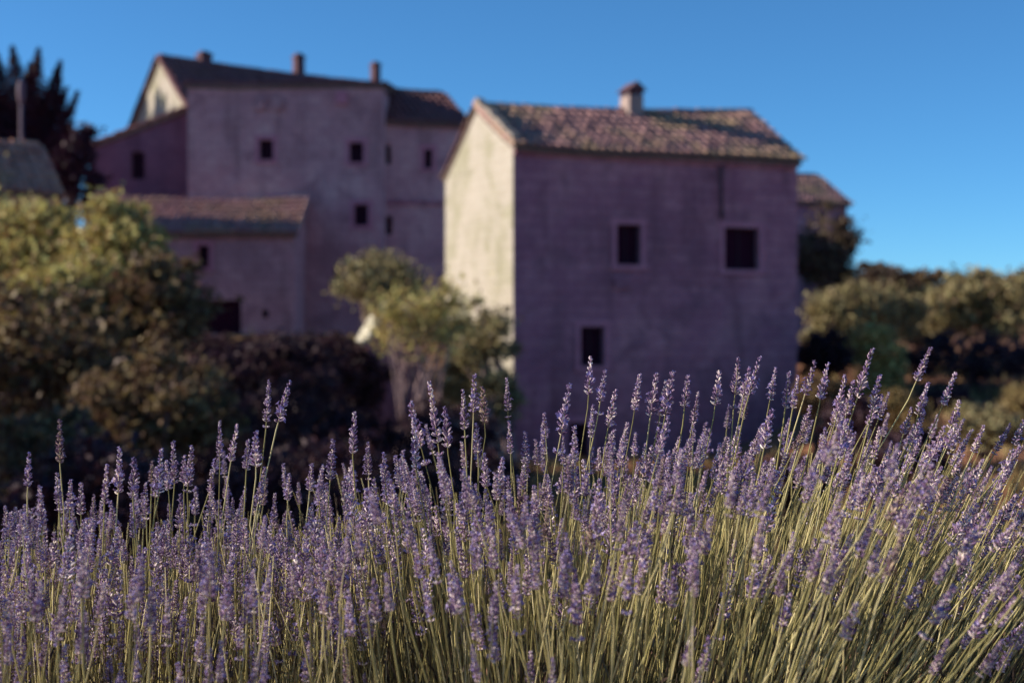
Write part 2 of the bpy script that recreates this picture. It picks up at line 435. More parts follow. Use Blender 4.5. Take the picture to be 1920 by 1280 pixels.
    def chimney(h, s, t, w_, d_, z0, z1, m, cap='slab', capm=None):
        rng = h.rng; mb = MB()
        mb.box(s-w_/2, s+w_/2, t-d_/2, t+d_/2, z0, z1, 0, .012, rng)
        mb.box(s-w_/2-.05, s+w_/2+.05, t-d_/2-.05, t+d_/2+.05, z0-.02, z0+(z1-z0)*.16, 0, .01, rng)
        ch = mb.build('chimney', m, h.root)
        c = MB()
        if cap == 'gable':
            for s_ in (-1, 1):
                for t_ in (-1, 1): c.box(s+s_*w_*.36-.07, s+s_*w_*.36+.07, t+t_*d_*.36-.07, t+t_*d_*.36+.07, z1-.01, z1+.16)
            a0, a1 = s-w_*.68, s+w_*.68; b0, b1 = t-d_*.66, t+d_*.66; zz = z1+.162
            V = [(a0, b0, zz), (a1, b0, zz), (a1, b1, zz), (a0, b1, zz), ((a0+a1)/2, b0, zz+.30), ((a0+a1)/2, b1, zz+.30)]
            c.add(V, ((0, 3, 2, 1), (0, 1, 4), (2, 3, 5), (0, 4, 5, 3), (1, 2, 5, 4)))
        else:
            c.box(s-w_*.6, s+w_*.6, t-d_*.6, t+d_*.6, z1+.003, z1+.12, 0, .01, rng)
            c.box(s-w_*.36, s+w_*.36, t-d_*.36, t+d_*.36, z1+.122, z1+.26, 0, .01, rng)
        c.build('chimney_cap', capm or m, ch)
        return ch

# --- the tall house in front
h = House('stone_house', (.03, 42.0), 22.5, 'tall narrow stone house with sunlit cream gable end, dark windows and one gabled chimney')
L, G, TR = 9.9, 5.9, 2.95
ze, zeb, zr0, zr1 = CZ+5.72, CZ+5.35, CZ+7.22, CZ+7.62
opens = [h.px_open(1156, 1201, 421, 497), h.px_open(1358, 1423, 427, 506), h.px_open(1088, 1133, 612, 686), h.px_open(1066, 1104, 792, 905)]
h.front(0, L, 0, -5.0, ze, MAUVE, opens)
h.side(0, 0, G, -5.0, zeb, LITSTONE, True, [(0, ze), (TR, zr0), (G, zeb)])
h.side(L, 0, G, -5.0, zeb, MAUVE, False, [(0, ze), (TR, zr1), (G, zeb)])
h.front(0, L, G, -5.0, zeb, MAUVE, flip=True)
for o in opens[:3]: h.window(o)
h.window(opens[3], kind='door')
rf, P_ = h.slope((0, 0, ze), (L, 0, ze+.03), (0, TR, zr0), (L, TR, zr1), TILE, vov=.04)
h.slope((L, G, zeb), (0, G, zeb), (L, TR, zr1), (0, TR, zr0), TILE, ov=.1, vov=.03)
h.ridge((-.1, TR, zr0), (L+.1, TR, zr1), TILE, rf)
# raised verge stones on the near gable
v = MB(); n_ = 9
for i in range(n_):
    a_, b_ = Vector((.0, -.12, ze+.04)).lerp(Vector((.0, TR, zr0+.10)), i/n_), Vector((.0, -.12, ze+.04)).lerp(Vector((.0, TR, zr0+.10)), (i+.96)/n_)
    hh_ = .33+h.rng.uniform(-.05, .05)
    V = [(x, p.y, p.z+z) for p in (a_, b_) for (x, z) in ((-.08, .0), (.16, .0), (.16, hh_), (-.08, hh_))]
    v.add(V, ((0, 1, 2, 3), (7, 6, 5, 4), (0, 4, 5, 1), (1, 5, 6, 2), (2, 6, 7, 3), (3, 7, 4, 0)))
v.build('verge_stones', VERGE, rf)
h.chimney(5.4, TR-.1, .52, .66, zr0+.05, zr0+.80, CHIM, 'gable', FLUE)
pp = h.s_of(1350); q = MB(); q.tube([(pp, -.10, ze-.2), (pp, -.10, ze-1.0), (pp+.02, -.10, ze-1.75), (pp+.02, .05, ze-1.9)], [.055]*4, 8); q.build('downpipe', FLUE, h.root, True)
# eaves course and rows of small holes below the windows
e = MB()
for i in range(22): e.box(i*.45+.02, i*.45+.43, -.12, .1, ze-.17, ze-.03, 0, .008, h.rng)
e.build('eaves_course', MAUVE, h.root)
for (x0, x1, y0, y1) in ((1150, 1180, 522, 540),):
    s0, s1, z0, z1 = h.px_open(x0, x1, y0, y1)
    q = MB(); q.box(s0, s1, -.10, .15, z0, z1, 0, .01, h.rng); q.build('corbel_stone', MAUVE, h.root)

# --- the big house behind on the left: front block, rear block, left wing, right wing
h = House('farmhouse', (-13.68, 60.0), 0.0, 'large old stone farmhouse with three thin chimneys standing uphill behind')
L = 8.22; zt = CZ+(640-160)/F*60
op = [h.px_open(486, 512, 262, 300), h.px_open(655, 681, 267, 305), h.px_open(664, 690, 383, 423), h.px_open(505, 532, 372, 382), h.px_open(626, 643, 500, 530)]
h.front(0, L, 0, -2., zt, ROSE, op)
h.side(0, 0, 7, -2., zt, FLUE, True); h.side(L, 0, 5.5, -2., zt, ROSE, False)  # left wall coloured dark so it bounces no sunlight onto the wing
for i, o in enumerate(op): h.window(o, surround=(i != 4), leaf=(i != 3))
fr_, _ = h.slope((0, .0, zt-.12), (L, .0, zt-.12), (0, 5.5, zt+.5), (L, 5.5, zt+.5), TILED, ov=.08)
# stone plinth corbels under the old brackets, small relief patches on the upper wall
for (x0, x1, y0, y1) in ((480, 496, 186, 206), (516, 530, 186, 206), (630, 652, 172, 196)):
    s0, s1, z0, z1 = h.px_open(x0, x1, y0, y1)
    q = MB(); q.box(s0, s1, -.16, .1, z0, z1, 0, .015, h.rng); q.build('corbel_stone', SURR if x0 > 600 else ROSE, h.root)
# left wing with its single slope, its stone colour darkened for tree shade
tw = 1.0; s0, s1 = h.s_of(168, tw), -.01
zl, zr = h.z_of(s0, 280, tw), h.z_of(s1, 208, tw)
ow = h.px_open(246, 271, 285, 336, tw)
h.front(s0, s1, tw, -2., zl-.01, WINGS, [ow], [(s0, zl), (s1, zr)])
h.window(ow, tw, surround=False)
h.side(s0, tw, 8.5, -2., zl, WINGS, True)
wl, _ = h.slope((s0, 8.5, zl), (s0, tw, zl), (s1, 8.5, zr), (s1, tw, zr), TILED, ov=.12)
# right wing, turned
h2 = House('farmhouse_wing', (-5.52, 61.4), 22.0, 'lower right wing of the big stone farmhouse with dark tiled roof', 'house')
Lw, Gw, Tw = 3.8, 7.0, 3.5
zew = CZ+(640-233)/F*62; zrw = CZ+(640-178)/F*65.3
op2 = [h2.px_open(795, 811, 280, 316), h2.px_open(722, 734, 272, 308), h2.px_open(716, 736, 405, 440)]
h2.front(0, Lw, 0, -2., zew, ROSE, op2)
for i, o in enumerate(op2): h2.window(o, surround=(i == 0))
h2.side(Lw, 0, Gw, -2., zew, ROSE, False, [(0, zew), (Tw, zrw), (Gw, zew)])
h2.side(0, 0, Gw, -2., zew, ROSE, True, [(0, zew), (Tw, zrw), (Gw, zew)])
h2.front(0, Lw, Gw, -2., zew, ROSE, flip=True)
q = MB()
for i in range(9): q.box(.05+i*.41, .05+i*.41+.38, -.1, .1, h2.z_of(1.8, 384), h2.z_of(1.8, 376), 0, .012, h2.rng)
q.build('string_course', MAUVE, h2.root)
wr, _ = h2.slope((0, 0, zew), (Lw, 0, zew), (0, Tw, zrw+.15), (Lw, Tw, zrw), TILED, ov=.2)
h2.slope((Lw, Gw, zew), (0, Gw, zew), (Lw, Tw, zrw), (0, Tw, zrw+.15), TILED, ov=.2)
h2.ridge((0, Tw, zrw+.15), (Lw, Tw, zrw), TILED, wr)
# rear block with the high gable
apx = at(300, 108, 70); ar = R(36.6)
dr = Vector((math.cos(ar), math.sin(ar), 0)); nr_ = Vector((-math.sin(ar), math.cos(ar), 0))
O3 = apx-nr_*3.5
h3 = House('rear_farmhouse', (O3.x, O3.y), 36.6, 'rear block of the farmhouse with high gable, its tip catching the sun')
z3, zr3 = apx.z-3.1, apx.z-.15; L3 = 13.2
h3.side(0, 0, 7, -2., z3, LITSTONE, True, [(0, z3), (3.5, zr3), (7, z3)])
h3.side(L3, 0, 7, -2., z3, ROSE, False, [(0, z3), (3.5, zr3), (7, z3)])
h3.front(0, L3, 0, -2., z3, ROSE); h3.front(0, L3, 7, -2., z3, ROSE, flip=True)
r3, _ = h3.slope((0, 0, z3), (L3, 0, z3), (0, 3.5, zr3), (L3, 3.5, zr3), TILED)
h3.slope((L3, 7, z3), (0, 7, z3), (L3, 3.5, zr3), (0, 3.5, zr3), TILED)
h3.ridge((0, 3.5, zr3), (L3, 3.5, zr3), TILED, r3)
for px, wpx, top in ((383, 30, 97), (560, 24, 101), (704, 20, 116)):
    s_ = h3.s_of(px, 3.5); D_ = h3.O.y+s_*h3.sa+3.5*h3.ca
    ww = wpx/F*D_*.72
    h3.chimney(s_, 3.5, ww, ww*1.0, zr3-.3, CZ+(640-top)/F*D_-.26, FLUE, 'slab', FLUE)

# --- tiled outbuilding leaning on the farmhouse
h = House('stone_outbuilding', (-16.6, 56.5), 0.6, 'low stone outbuilding with faded tiled lean-to roof and wide dark opening', 'outbuilding')
La = h.s_of(552); zea = h.z_of(La/2, 440); zta = CZ+(640-378)/F*59.9
oa = [h.px_open(371, 392, 460, 502), h.px_open(384, 452, 562, 626), h.px_open(491, 503, 581, 596)]
h.front(0, La, 0, -2., zea, ROSE, oa)
h.window(oa[0]); h.window(oa[1], kind='door', surround=False, leaf=False); h.window(oa[2], surround=False, leaf=False)
h.side(0, 0, 3.35, -2., zea, ROSE, True, [(0, zea), (3.35, zta)]); h.side(La, 0, 3.35, -2., zea, ROSE, False, [(0, zea), (3.35, zta)])
h.slope((0, 0, zea), (La, 0, zea), (0, 3.3, zta), (La, 3.3, zta), TILEP, bumpy=.05)

# --- tiled roof at the picture's left edge
h = House('cottage', (-15.3-8.48, 47.7-5.3), 32, 'small cottage at the left edge, mostly its faded tiled roof showing above the trees')
L = 10.; zc = CZ+(640-366)/F*47.7; zcr = CZ+(640-285)/F*50
h.front(0, L, 0, -2., zc, MAUVE); h.front(0, L, 5.2, -2., zc, MAUVE, flip=True)
h.side(0, 0, 5.2, -2., zc, MAUVE, True, [(0, zc), (2.6, zcr), (5.2, zc)]); h.side(L, 0, 5.2, -2., zc, MAUVE, False, [(0, zc), (2.6, zcr), (5.2, zc)])
rc, _ = h.slope((0, 0, zc), (L, 0, zc), (0, 2.6, zcr), (L, 2.6, zcr), TILEC, bumpy=.05, tile=.25)
h.slope((L, 5.2, zc), (0, 5.2, zc), (L, 2.6, zcr), (0, 2.6, zcr), TILEC)
h.ridge((0, 2.6, zcr), (L, 2.6, zcr), TILEC, rc, .2, .19)

# --- house far right, half hidden behind the tall house
O5 = at(1588, 385, 75)
h = House('far_house', (O5.x-9*math.cos(R(25)), O5.y-9*math.sin(R(25))), 25, 'distant house with brown tiled roof showing past the right edge of the tall house')
zc = O5.z; zcr = CZ+(640-334)/F*77
h.front(0, 9, 0, -1., zc, MAUVE); h.front(0, 9, 5.4, -1., zc, MAUVE, flip=True)
h.side(0, 0, 5.4, -1., zc, LITSTONE, True, [(0, zc), (2.7, zcr), (5.4, zc)]); h.side(9, 0, 5.4, -1., zc, MAUVE, False, [(0, zc), (2.7, zcr), (5.4, zc)])
rc, _ = h.slope((0, 0, zc), (9, 0, zc), (0, 2.7, zcr), (9, 2.7, zcr), TILE)
h.slope((9, 5.4, zc), (0, 5.4, zc), (9, 2.7, zcr), (0, 2.7, zcr), TILE)
h.ridge((0, 2.7, zcr), (9, 2.7, zcr), TILE, rc)

# --- small shed with a steep pale slab roof
ps = at(690, 640, 38)
h = House('stone_shed', (ps.x-.38, ps.y+1.15), -72, 'small stone shed whose steep pale roof slope glares in the sun beside the bare stems', 'shed')
z0s, z1s = CZ+(640-642)/F*38, CZ+(640-568)/F*38
h.front(0, 1.2, 0, -3.4, z0s, MAUVE); h.front(0, 1.2, 1.5, -3.4, z0s-.5, MAUVE, flip=True)
h.side(0, 0, 1.5, -3.4, z0s-.5, MAUVE, True, [(0, z0s), (.62, z1s), (1.5, z0s-.5)]); h.side(1.2, 0, 1.5, -3.4, z0s-.5, MAUVE, False, [(0, z0s), (.62, z1s), (1.5, z0s-.5)])
for (e0, e1, r0, r1) in ((((-.1, -.08, z0s-.1)), (1.3, -.08, z0s-.1), (-.1, .62, z1s), (1.3, .62, z1s)), ((1.3, 1.58, z0s-.57), (-.1, 1.58, z0s-.57), (1.3, .62, z1s), (-.1, .62, z1s))):
    e0, e1, r0, r1 = map(Vector, (e0, e1, r0, r1)); nn = (e1-e0).cross(r0-e0).normalized()*.08
    mb = MB()
    for k in range(4):
        v0, v1 = k/4, k/4+.24
        Q = [e0.lerp(r0, v0), e1.lerp(r1, v0), e1.lerp(r1, v1), e0.lerp(r0, v1)]
        mb.add([p for p in Q]+[p+nn*(1.1 if j < 2 else .8) for j, p in enumerate(Q)], ((3, 2, 1, 0), (4, 5, 6, 7), (0, 1, 5, 4), (1, 2, 6, 5), (2, 3, 7, 6), (3, 0, 4, 7)))
    mb.build('roof', SLAB, h.root)

# --- lamp post standing before the dark tree
pb = at(40, 640, 56); lp = empty('lamp_post', (pb.x, pb.y, hground(pb.x, pb.y))); tag(lp, 'slender pale post with long rounded head against the dark spiky tree', 'lamp post')
zt_ = CZ+(640-150)/F*56-lp.location.z
mb = MB(); mb.tube([(0, 0, -.3), (0, 0, zt_*.4), (0, 0, zt_-.9)], [.10, .085, .075], 10); mb.build('pole', METAL, lp, True)
mb = MB(); mb.tube([(0, 0, zt_-.95), (0, 0, zt_-.85), (0, 0, zt_-.6), (0, 0, zt_-.25), (0, 0, zt_-.05), (0, 0, zt_)], [.08, .12, .155, .155, .11, .04], 12); mb.build('lamp_head', METAL, lp, True)

# ------------------------------------------------------------------ trees and shrubs
def leaf_quads(P, size, rng, flat=0., asp=.5):
    n = len(P)
    a = rng.normal(size=(n, 3)); a /= np.linalg.norm(a, axis=1)[:, None]
    b = rng.normal(size=(n, 3)); b[:, 2] += flat; b -= (a*b).sum(1)[:, None]*a; b /= np.linalg.norm(b, axis=1)[:, None]
    sz = size*rng.uniform(.6, 1.3, n)[:, None]
    nrm = np.cross(a, b)
    return np.stack([P-a*sz, P-b*sz*asp+nrm*sz*.15, P+a*sz, P+b*sz*asp+nrm*sz*.15], 1)

def crown_points(rng, n, rx, ry, rz, K, cr, shell=.55, low=-.75):
    """points gathered in K uneven clumps filling an ellipsoid whose centre is the origin"""
    C = []
    while len(C) < K:
        d = rng.normal(size=3); d /= np.linalg.norm(d)
        if d[2] < low: continue
        r_ = (shell+(1-shell)*rng.random()**.5) if rng.random() < .8 else rng.random()*.6
        C.append(d*r_*np.array([rx, ry, rz])*rng.uniform(.70, 1.18))
    C = np.array(C); rad = cr*rng.uniform(.35, 1.5, K)
    wgt = rad**2; wgt /= wgt.sum(); idx = rng.choice(K, n, p=wgt)
    d = rng.normal(size=(n, 3)); d /= np.linalg.norm(d, axis=1)[:, None]
    P = C[idx]+d*(rad[idx]*np.abs(rng.normal(size=n))*.62)[:, None]*np.array([1.15, 1.15, .85])
    k = int(n*.22); u = rng.normal(size=(k, 3)); u /= np.linalg.norm(u, axis=1)[:, None]
    P[:k] = u*(rng.random(k)**.4)[:, None]*np.array([rx, ry, rz])*rng.uniform(.8, 1.08, k)[:, None]
    return P, C

def tree(name, label, cat, base, rx, ry, rz, cz, mt, seed, n=7000, leaf=.10, K=34, cr=None, bark=BARK, trunk_r=.13, stems=1, group=None, limbs=7, low=-.75, extra=None):
    rng = np.random.default_rng(seed); cr = cr or .30*min(rx, rz)
    gz = hground(base[0], base[1]) if len(base) == 2 else base[2]
    root = empty(name, (base[0], base[1], gz)); tag(root, label, cat, group)
    P, C = crown_points(rng, n, rx, ry, rz, K, cr, low=low)
    off = np.array([0, 0, cz-gz]); P += off; C = C+off
    if extra is not None: P = np.concatenate([P, extra-np.array([base[0], base[1], gz])])
    V = leaf_quads(P, leaf, rng)
    h_ = cz-gz
    mb = MB()
    for s_ in range(stems):
        bx, by = (rng.normal(size=2)*.38 if stems > 1 else np.zeros(2))
        fx, fy = rng.normal(size=2)*rx*(.42 if stems > 1 else .12)
        k = np.linspace(0, 1, 7); wob = rng.normal(size=(7, 2))*.05*h_*.3
        pts = [(bx+(fx-bx)*t*t+wob[i, 0]*t, by+(fy-by)*t*t+wob[i, 1]*t, -.25+(h_+.1*rz+.25)*t) for i, t in enumerate(k)]
        mb.tube(pts, [trunk_r*(1-.65*t) for t in k], 7)
        for q in rng.choice(len(C), max(2, limbs//stems), replace=False):
            t0 = rng.uniform(.45, .9); i0 = int(t0*6); p0 = Vector(pts[i0]); p2 = Vector(C[q]); p1 = p0.lerp(p2, .5)+Vector((0, 0, .12*(p2-p0).length))
            lp_ = [p0, p0.lerp(p1, .5), p1, p1.lerp(p2, .6), p2]
            mb.tube(lp_, [trunk_r*(1-.65*t0)*x for x in (.7, .6, .48, .33, .15)], 5)
    mb.build('trunk', bark, root, True)
    quads_mesh('crown', V, [mt], root)
    return root

# broad trees on the left, their tops in the sun
def tpx(name, label, px, py, D, rxp, rzp, mt, seed, base=None, **kw):
    c = at(px, py, D); s_ = D/F
    return tree(name, label, kw.pop('cat', 'tree'), (c.x, c.y), rxp*s_, kw.pop('ryp', rxp)*s_, rzp*s_, c.z, mt, seed, **kw)

tpx('bushy_tree', 'yellow-green bushy tree at the far left edge below the cottage roof', 40, 500, 24, 130, 130, GOLD, 11, n=11000, leaf=.075, K=46)
tpx('bushy_tree', 'yellow-green bushy tree between cottage roof and outbuilding', 215, 510, 23, 105, 140, GOLD, 12, n=11000, leaf=.075, K=44)
tpx('shrub', 'brown-green shrub sloping down below the outbuilding window', 300, 578, 21, 98, 108, RUST, 13, n=8000, leaf=.07, cat='shrub')
tpx('bushy_tree', 'golden-brown bushy tree between the two yellow-green ones and the shrubs', 140, 600, 21.5, 130, 110, GOLD, 30, n=10000, leaf=.07, K=46)
tpx('shrub', 'wide rust-brown shrub under the bushy trees at the left edge', 80, 690, 19, 190, 130, RUST, 14, n=11000, leaf=.07, K=50, cat='shrub')
tpx('shrub', 'dull brown shrub left of the dark bank behind the lavender', 300, 770, 17, 150, 110, RUST, 15, n=9000, leaf=.06, K=44, cat='shrub')
tpx('shrub', 'low dark shrub at the left edge just above the flower tips', 70, 850, 14, 150, 85, RUST, 16, n=8000, leaf=.05, cat='shrub')
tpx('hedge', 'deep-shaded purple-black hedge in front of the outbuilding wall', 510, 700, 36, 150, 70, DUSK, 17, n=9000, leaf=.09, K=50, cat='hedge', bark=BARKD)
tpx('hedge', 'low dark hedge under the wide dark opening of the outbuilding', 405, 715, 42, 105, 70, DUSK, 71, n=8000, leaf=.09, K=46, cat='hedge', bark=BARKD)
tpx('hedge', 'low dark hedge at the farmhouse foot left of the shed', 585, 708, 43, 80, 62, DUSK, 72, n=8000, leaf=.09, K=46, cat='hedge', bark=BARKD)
for i, (px, py, r1, lb) in enumerate(((400, 652, 75, 'dark weeds added over bright ground at the outbuilding foot, under its wide opening'), (510, 650, 75, 'dark weeds added over bright ground at the outbuilding foot, below its small vent hole'), (610, 652, 60, 'dark weeds added over bright ground at the farmhouse foot behind the shed'))):
    tpx('dark_weed_cover', lb, px, py, 53, r1, 26, DUSK, 90+i, n=4500, leaf=.09, K=40, cat='weeds', bark=BARKD, trunk_r=.03)  # dark growth added to cover the bright strip of sunlit ground
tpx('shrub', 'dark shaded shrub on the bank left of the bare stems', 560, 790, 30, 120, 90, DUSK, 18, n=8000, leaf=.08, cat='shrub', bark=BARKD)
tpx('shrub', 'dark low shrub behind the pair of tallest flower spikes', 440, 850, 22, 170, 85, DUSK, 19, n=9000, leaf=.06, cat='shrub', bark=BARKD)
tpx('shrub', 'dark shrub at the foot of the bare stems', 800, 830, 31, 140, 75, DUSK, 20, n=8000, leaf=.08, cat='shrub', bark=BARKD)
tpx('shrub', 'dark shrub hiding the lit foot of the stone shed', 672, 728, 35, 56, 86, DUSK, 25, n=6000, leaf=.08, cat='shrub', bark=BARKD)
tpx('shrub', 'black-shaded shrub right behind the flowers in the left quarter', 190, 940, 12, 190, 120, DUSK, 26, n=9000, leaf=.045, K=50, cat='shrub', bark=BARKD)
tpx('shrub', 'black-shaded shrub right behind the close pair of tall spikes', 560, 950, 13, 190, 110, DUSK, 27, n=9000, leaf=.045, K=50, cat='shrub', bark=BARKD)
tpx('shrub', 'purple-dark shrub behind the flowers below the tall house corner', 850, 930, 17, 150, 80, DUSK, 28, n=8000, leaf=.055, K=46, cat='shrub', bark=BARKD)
tpx('shrub', 'olive-green shrub at the shaded lower corner of the sunlit gable', 872, 720, 37.5, 60, 75, OLIVE, 29, n=5200, leaf=.075, K=24, cat='shrub', stems=2)
# unseen trees added out of frame on the left to shade the lower bank
for i, (x, y, z, r_) in enumerate(((-14.2, 24., 1.2, 2.6), (-12.6, 18., .6, 2.2), (-15.5, 31., 2.2, 2.8), (-15., 38., 2.6, 2.8), (-8.6, 12.2, .6, 2.0), (-10.2, 15., .7, 2.1), (-17., 44., 1.7, 2.5))):
    tree('bushy_tree', 'unseen bushy tree %s of the added shade row outside the left edge' % ('first', 'second', 'third', 'fourth', 'fifth', 'sixth', 'seventh')[i], 'tree', (x, y), r_*.8, r_, r_, z, OLIVE, 40+i, n=6000, leaf=.12, group='unseen shade trees added left of the view')

# grey-stemmed olive between the two houses
tpx('olive_tree', 'small olive tree with rounded crown behind the shed', 712, 525, 40, 92, 62, OLIVE, 21, n=7000, leaf=.085, K=26, trunk_r=.12)
tpx('olive_tree', 'many-stemmed pale-barked tree between the shed and the tall house', 785, 612, 33, 100, 78, GOLD, 22, n=3000, leaf=.075, K=30, cr=.55, trunk_r=.055, stems=8, limbs=30, low=-.35)
tpx('shrub', 'leafy shrub against the sunlit gable foot', 905, 640, 36, 62, 80, OLIVE, 23, n=5200, leaf=.075, K=22, cat='shrub', stems=3)
tpx('shrub', 'pale sunlit shrub low at the gable corner of the tall house', 925, 745, 33, 50, 60, OLIVE, 24, n=3500, leaf=.07, K=18, cat='shrub', stems=3)

# right side
R_ = [('olive_tree', 'round olive tree nearest the right wall of the tall house', 1570, 600, 53.5, 62, 68, OLIVE, 31),
      ('olive_tree', 'round sunlit olive tree right of the one by the wall', 1665, 595, 54.5, 68, 72, OLIVE, 32),
      ('olive_tree', 'olive tree under the hill crest, left of the two at the right edge', 1805, 575, 56, 66, 62, OLIVE, 33),
      ('olive_tree', 'olive tree cut by the right picture edge', 1905, 580, 55, 66, 66, OLIVE, 34),
      ('bushy_tree', 'dull brown tree between the sunlit olives and the hill crest', 1735, 600, 66, 50, 66, RUST, 35),
      ('bushy_tree', 'tall dark tree in front of the far house', 1550, 480, 64, 62, 95, SCRUB, 36),
      ('shrub', 'dark thicket under the olives at the right edge', 1830, 680, 47, 150, 62, DUSK, 37),
      ('shrub', 'dark bush at the foot of the two sunlit olives', 1555, 665, 50, 60, 45, DUSK, 38),
      ('shrub', 'yellowish upright bush between the olives and the field', 1655, 680, 44, 50, 72, GOLD, 39)]
for (nm, lb, px, py, D, a_, b_, mt, sd) in R_:
    tpx(nm, lb, px, py, D, a_, b_, mt, sd, n=7000, leaf=.13 if D > 55 else .10, K=30, cat='shrub' if nm == 'shrub' else 'tree', bark=BARKD if mt is DUSK else BARK)
for i, (px, py, r1, r2, mt) in enumerate(((1650, 520, 60, 28, SCRUB), (1730, 532, 70, 30, RUST), (1850, 540, 80, 30, OLIVE), (1960, 545, 80, 35, RUST), (1690, 560, 75, 35, OLIVE), (1790, 570, 75, 35, RUST), (1890, 575, 80, 35, SCRUB))):
    tpx('hill_tree', ['dark tree on the hill crest beside the far house', 'brownish tree on the hill crest above the olives', 'pale tree on the crest between the edge olives', 'brownish crest tree at the right picture edge', 'pale olive on the hill flank behind the sunlit olives', 'brown tree on the hill flank behind the edge olives', 'dark tree on the hill flank near the right edge'][i],
        px, py, 120, r1, r2, mt, 60+i, n=4000, leaf=.22, K=26)

for i, (px, py, D, r1, r2, mt, lb) in enumerate(((1530, 745, 40, 48, 38, RUST, 'low brown scrub at the right wall foot of the tall house'), (1600, 790, 32, 60, 45, DUSK, 'dark low scrub behind the leaning spikes right of the wall'),
        (1690, 770, 38, 60, 38, STRAW, 'pale brown scrub under the yellowish upright bush'), (1760, 760, 42, 55, 40, DUSK, 'dark scrub left of the pale patch in the field'),
        (1850, 800, 30, 75, 42, OLIVE, 'olive scrub near the right edge above the slanting stems'), (1930, 760, 36, 60, 45, STRAW, 'straw-coloured scrub cut by the right edge'), (1700, 850, 24, 90, 45, DUSK, 'dark scrub close behind the slanting right flowers'),
        (1480, 900, 20, 90, 50, DUSK, 'dark scrub behind the flowers right of the house door'))):
    tpx('scrub', lb, px, py, D, r1, r2, mt, 80+i, n=5000, leaf=.07, K=30, cat='shrub', bark=BARKD)
# dark spiky evergreen
D_ = 71.; rngc = np.random.default_rng(5); root_px = at(45, 640, D_)
ct = empty('evergreen_tree', (root_px.x, root_px.y, hground(root_px.x, root_px.y))); tag(ct, 'dark evergreen tree with pointed upswept branch tips at the left edge', 'tree')
gz = ct.location.z
tips = [(-75, 150), (-40, 118), (-8, 100), (30, 92), (86, 100), (117, 118), (128, 165), (158, 180), (140, 215), (150, 232), (172, 243), (-60, 200), (60, 120), (100, 140)]
tl = MB(); zc0 = CZ+(640-330)/F*D_-gz
tl.tube([(0, 0, -.4), (.1, 0, 3), (-.05, .1, zc0), (.1, 0, CZ+(640-150)/F*D_-gz)], [.36, .3, .22, .06], 9)
PP = []
def plume(p0, p1, wd, n):
    t = rngc.random(n); axis_ = np.outer(1-t, p0)+np.outer(t, p1); axis_[:, 2] -= .25*np.sin(np.pi*t)*np.linalg.norm(np.array(p1)-np.array(p0))*.5
    r_ = wd*np.clip(np.sin(np.pi*np.clip(.15+.85*t, 0, 1))+.04, .02, 1)*(1-.55*t)
    d = rngc.normal(size=(n, 3)); d /= np.linalg.norm(d, axis=1)[:, None]
    PP.append(axis_+d*(r_*rngc.random(n)**.5)[:, None])
allt = [(px, py, rngc.uniform(-1.2, 1.2)) for px, py in tips]+[(rngc.uniform(-90, 120), rngc.uniform(150, 330), rngc.uniform(-2.4, 2.4)) for _ in range(26)]
for px, py, dy in allt:
    q = at(px, py, D_); p1 = np.array([q.x-root_px.x, dy, q.z-gz])
    z0 = max(2.5, min(p1[2]-.8, p1[2]*.75)); p0 = np.array([p1[0]*.12, dy*.1, z0-abs(p1[0])*.35])
    plume(p0, p1, 1.25, 1500)
    mid = Vector((p0+p1)/2)-Vector((0, 0, .12*np.linalg.norm(p1-p0)))
    tl.tube([Vector(p0), mid, Vector(p1)], [.07, .05, .015], 5)
for _ in range(34):
    a_ = rngc.uniform(0, 6.28); r_ = rngc.uniform(1.8, 3.2); zz = rngc.uniform(1.0, 9.5)
    plume(np.array([0, 0, zz]), np.array([math.cos(a_)*r_, math.sin(a_)*r_, zz+.9]), 1.4, 1300)
tl.build('trunk', BARKD, ct, True)
quads_mesh('crown', leaf_quads(np.concatenate(PP), .17, rngc, asp=.24), [PINE], ct)
ct2 = ct.copy(); COL.objects.link(ct2); ct2.location = (-31.5, 72.5, hground(-31.5, 72.5)); ct2.scale = (1.2, 1.2, 1.19); ct2.rotation_euler = (0, 0, 2.1)  # unseen scaled copy, added to throw shade on the rear gable
tag(ct2, 'unseen taller evergreen added outside the left edge to shade the farmhouse gable', 'tree')
for ch in list(ct.children):
    cc = ch.copy(); COL.objects.link(cc); cc.parent = ct2
# low dark evergreen shrub between cottage and farmhouse wing
tpx('shrub', 'dark thick evergreen between the cottage roof and the farmhouse wing', 140, 330, 57, 42, 95, PINE, 70, n=8000, leaf=.12, K=30, cat='shrub', bark=BARKD)

# dry grass over the slope
rg = np.random.default_rng(77)
n = 26000; yy = 15+45*rg.random(n)**1.2; xx = (rg.random(n)*1.05-.45)*yy*.95
mask = ~((xx > -.5) & (xx < 9.5) & (yy > 41) & (yy < 52)) & (yy < 56)
xx, yy = xx[mask], yy[mask]; zz = np.array([hground(a, b) for a, b in zip(xx, yy)])
n = len(xx); a = rg.random(n)*6.28; hh = rg.uniform(.15, .5, n); wd = rg.uniform(.012, .03, n)*2; ln = rg.normal(size=(n, 2))*.14
B = np.stack([xx, yy, zz-.03], 1); sd = np.stack([np.cos(a)*wd, np.sin(a)*wd, 0*a], 1)
T = B+np.stack([ln[:, 0], ln[:, 1], hh], 1)
g_ = quads_mesh('dry_grass', np.stack([B-sd, B+sd, T+sd*.1, T-sd*.1], 1), [STRAW])
tag(g_, 'dry straw-coloured grass scattered over the slope', 'grass', kind='stuff')

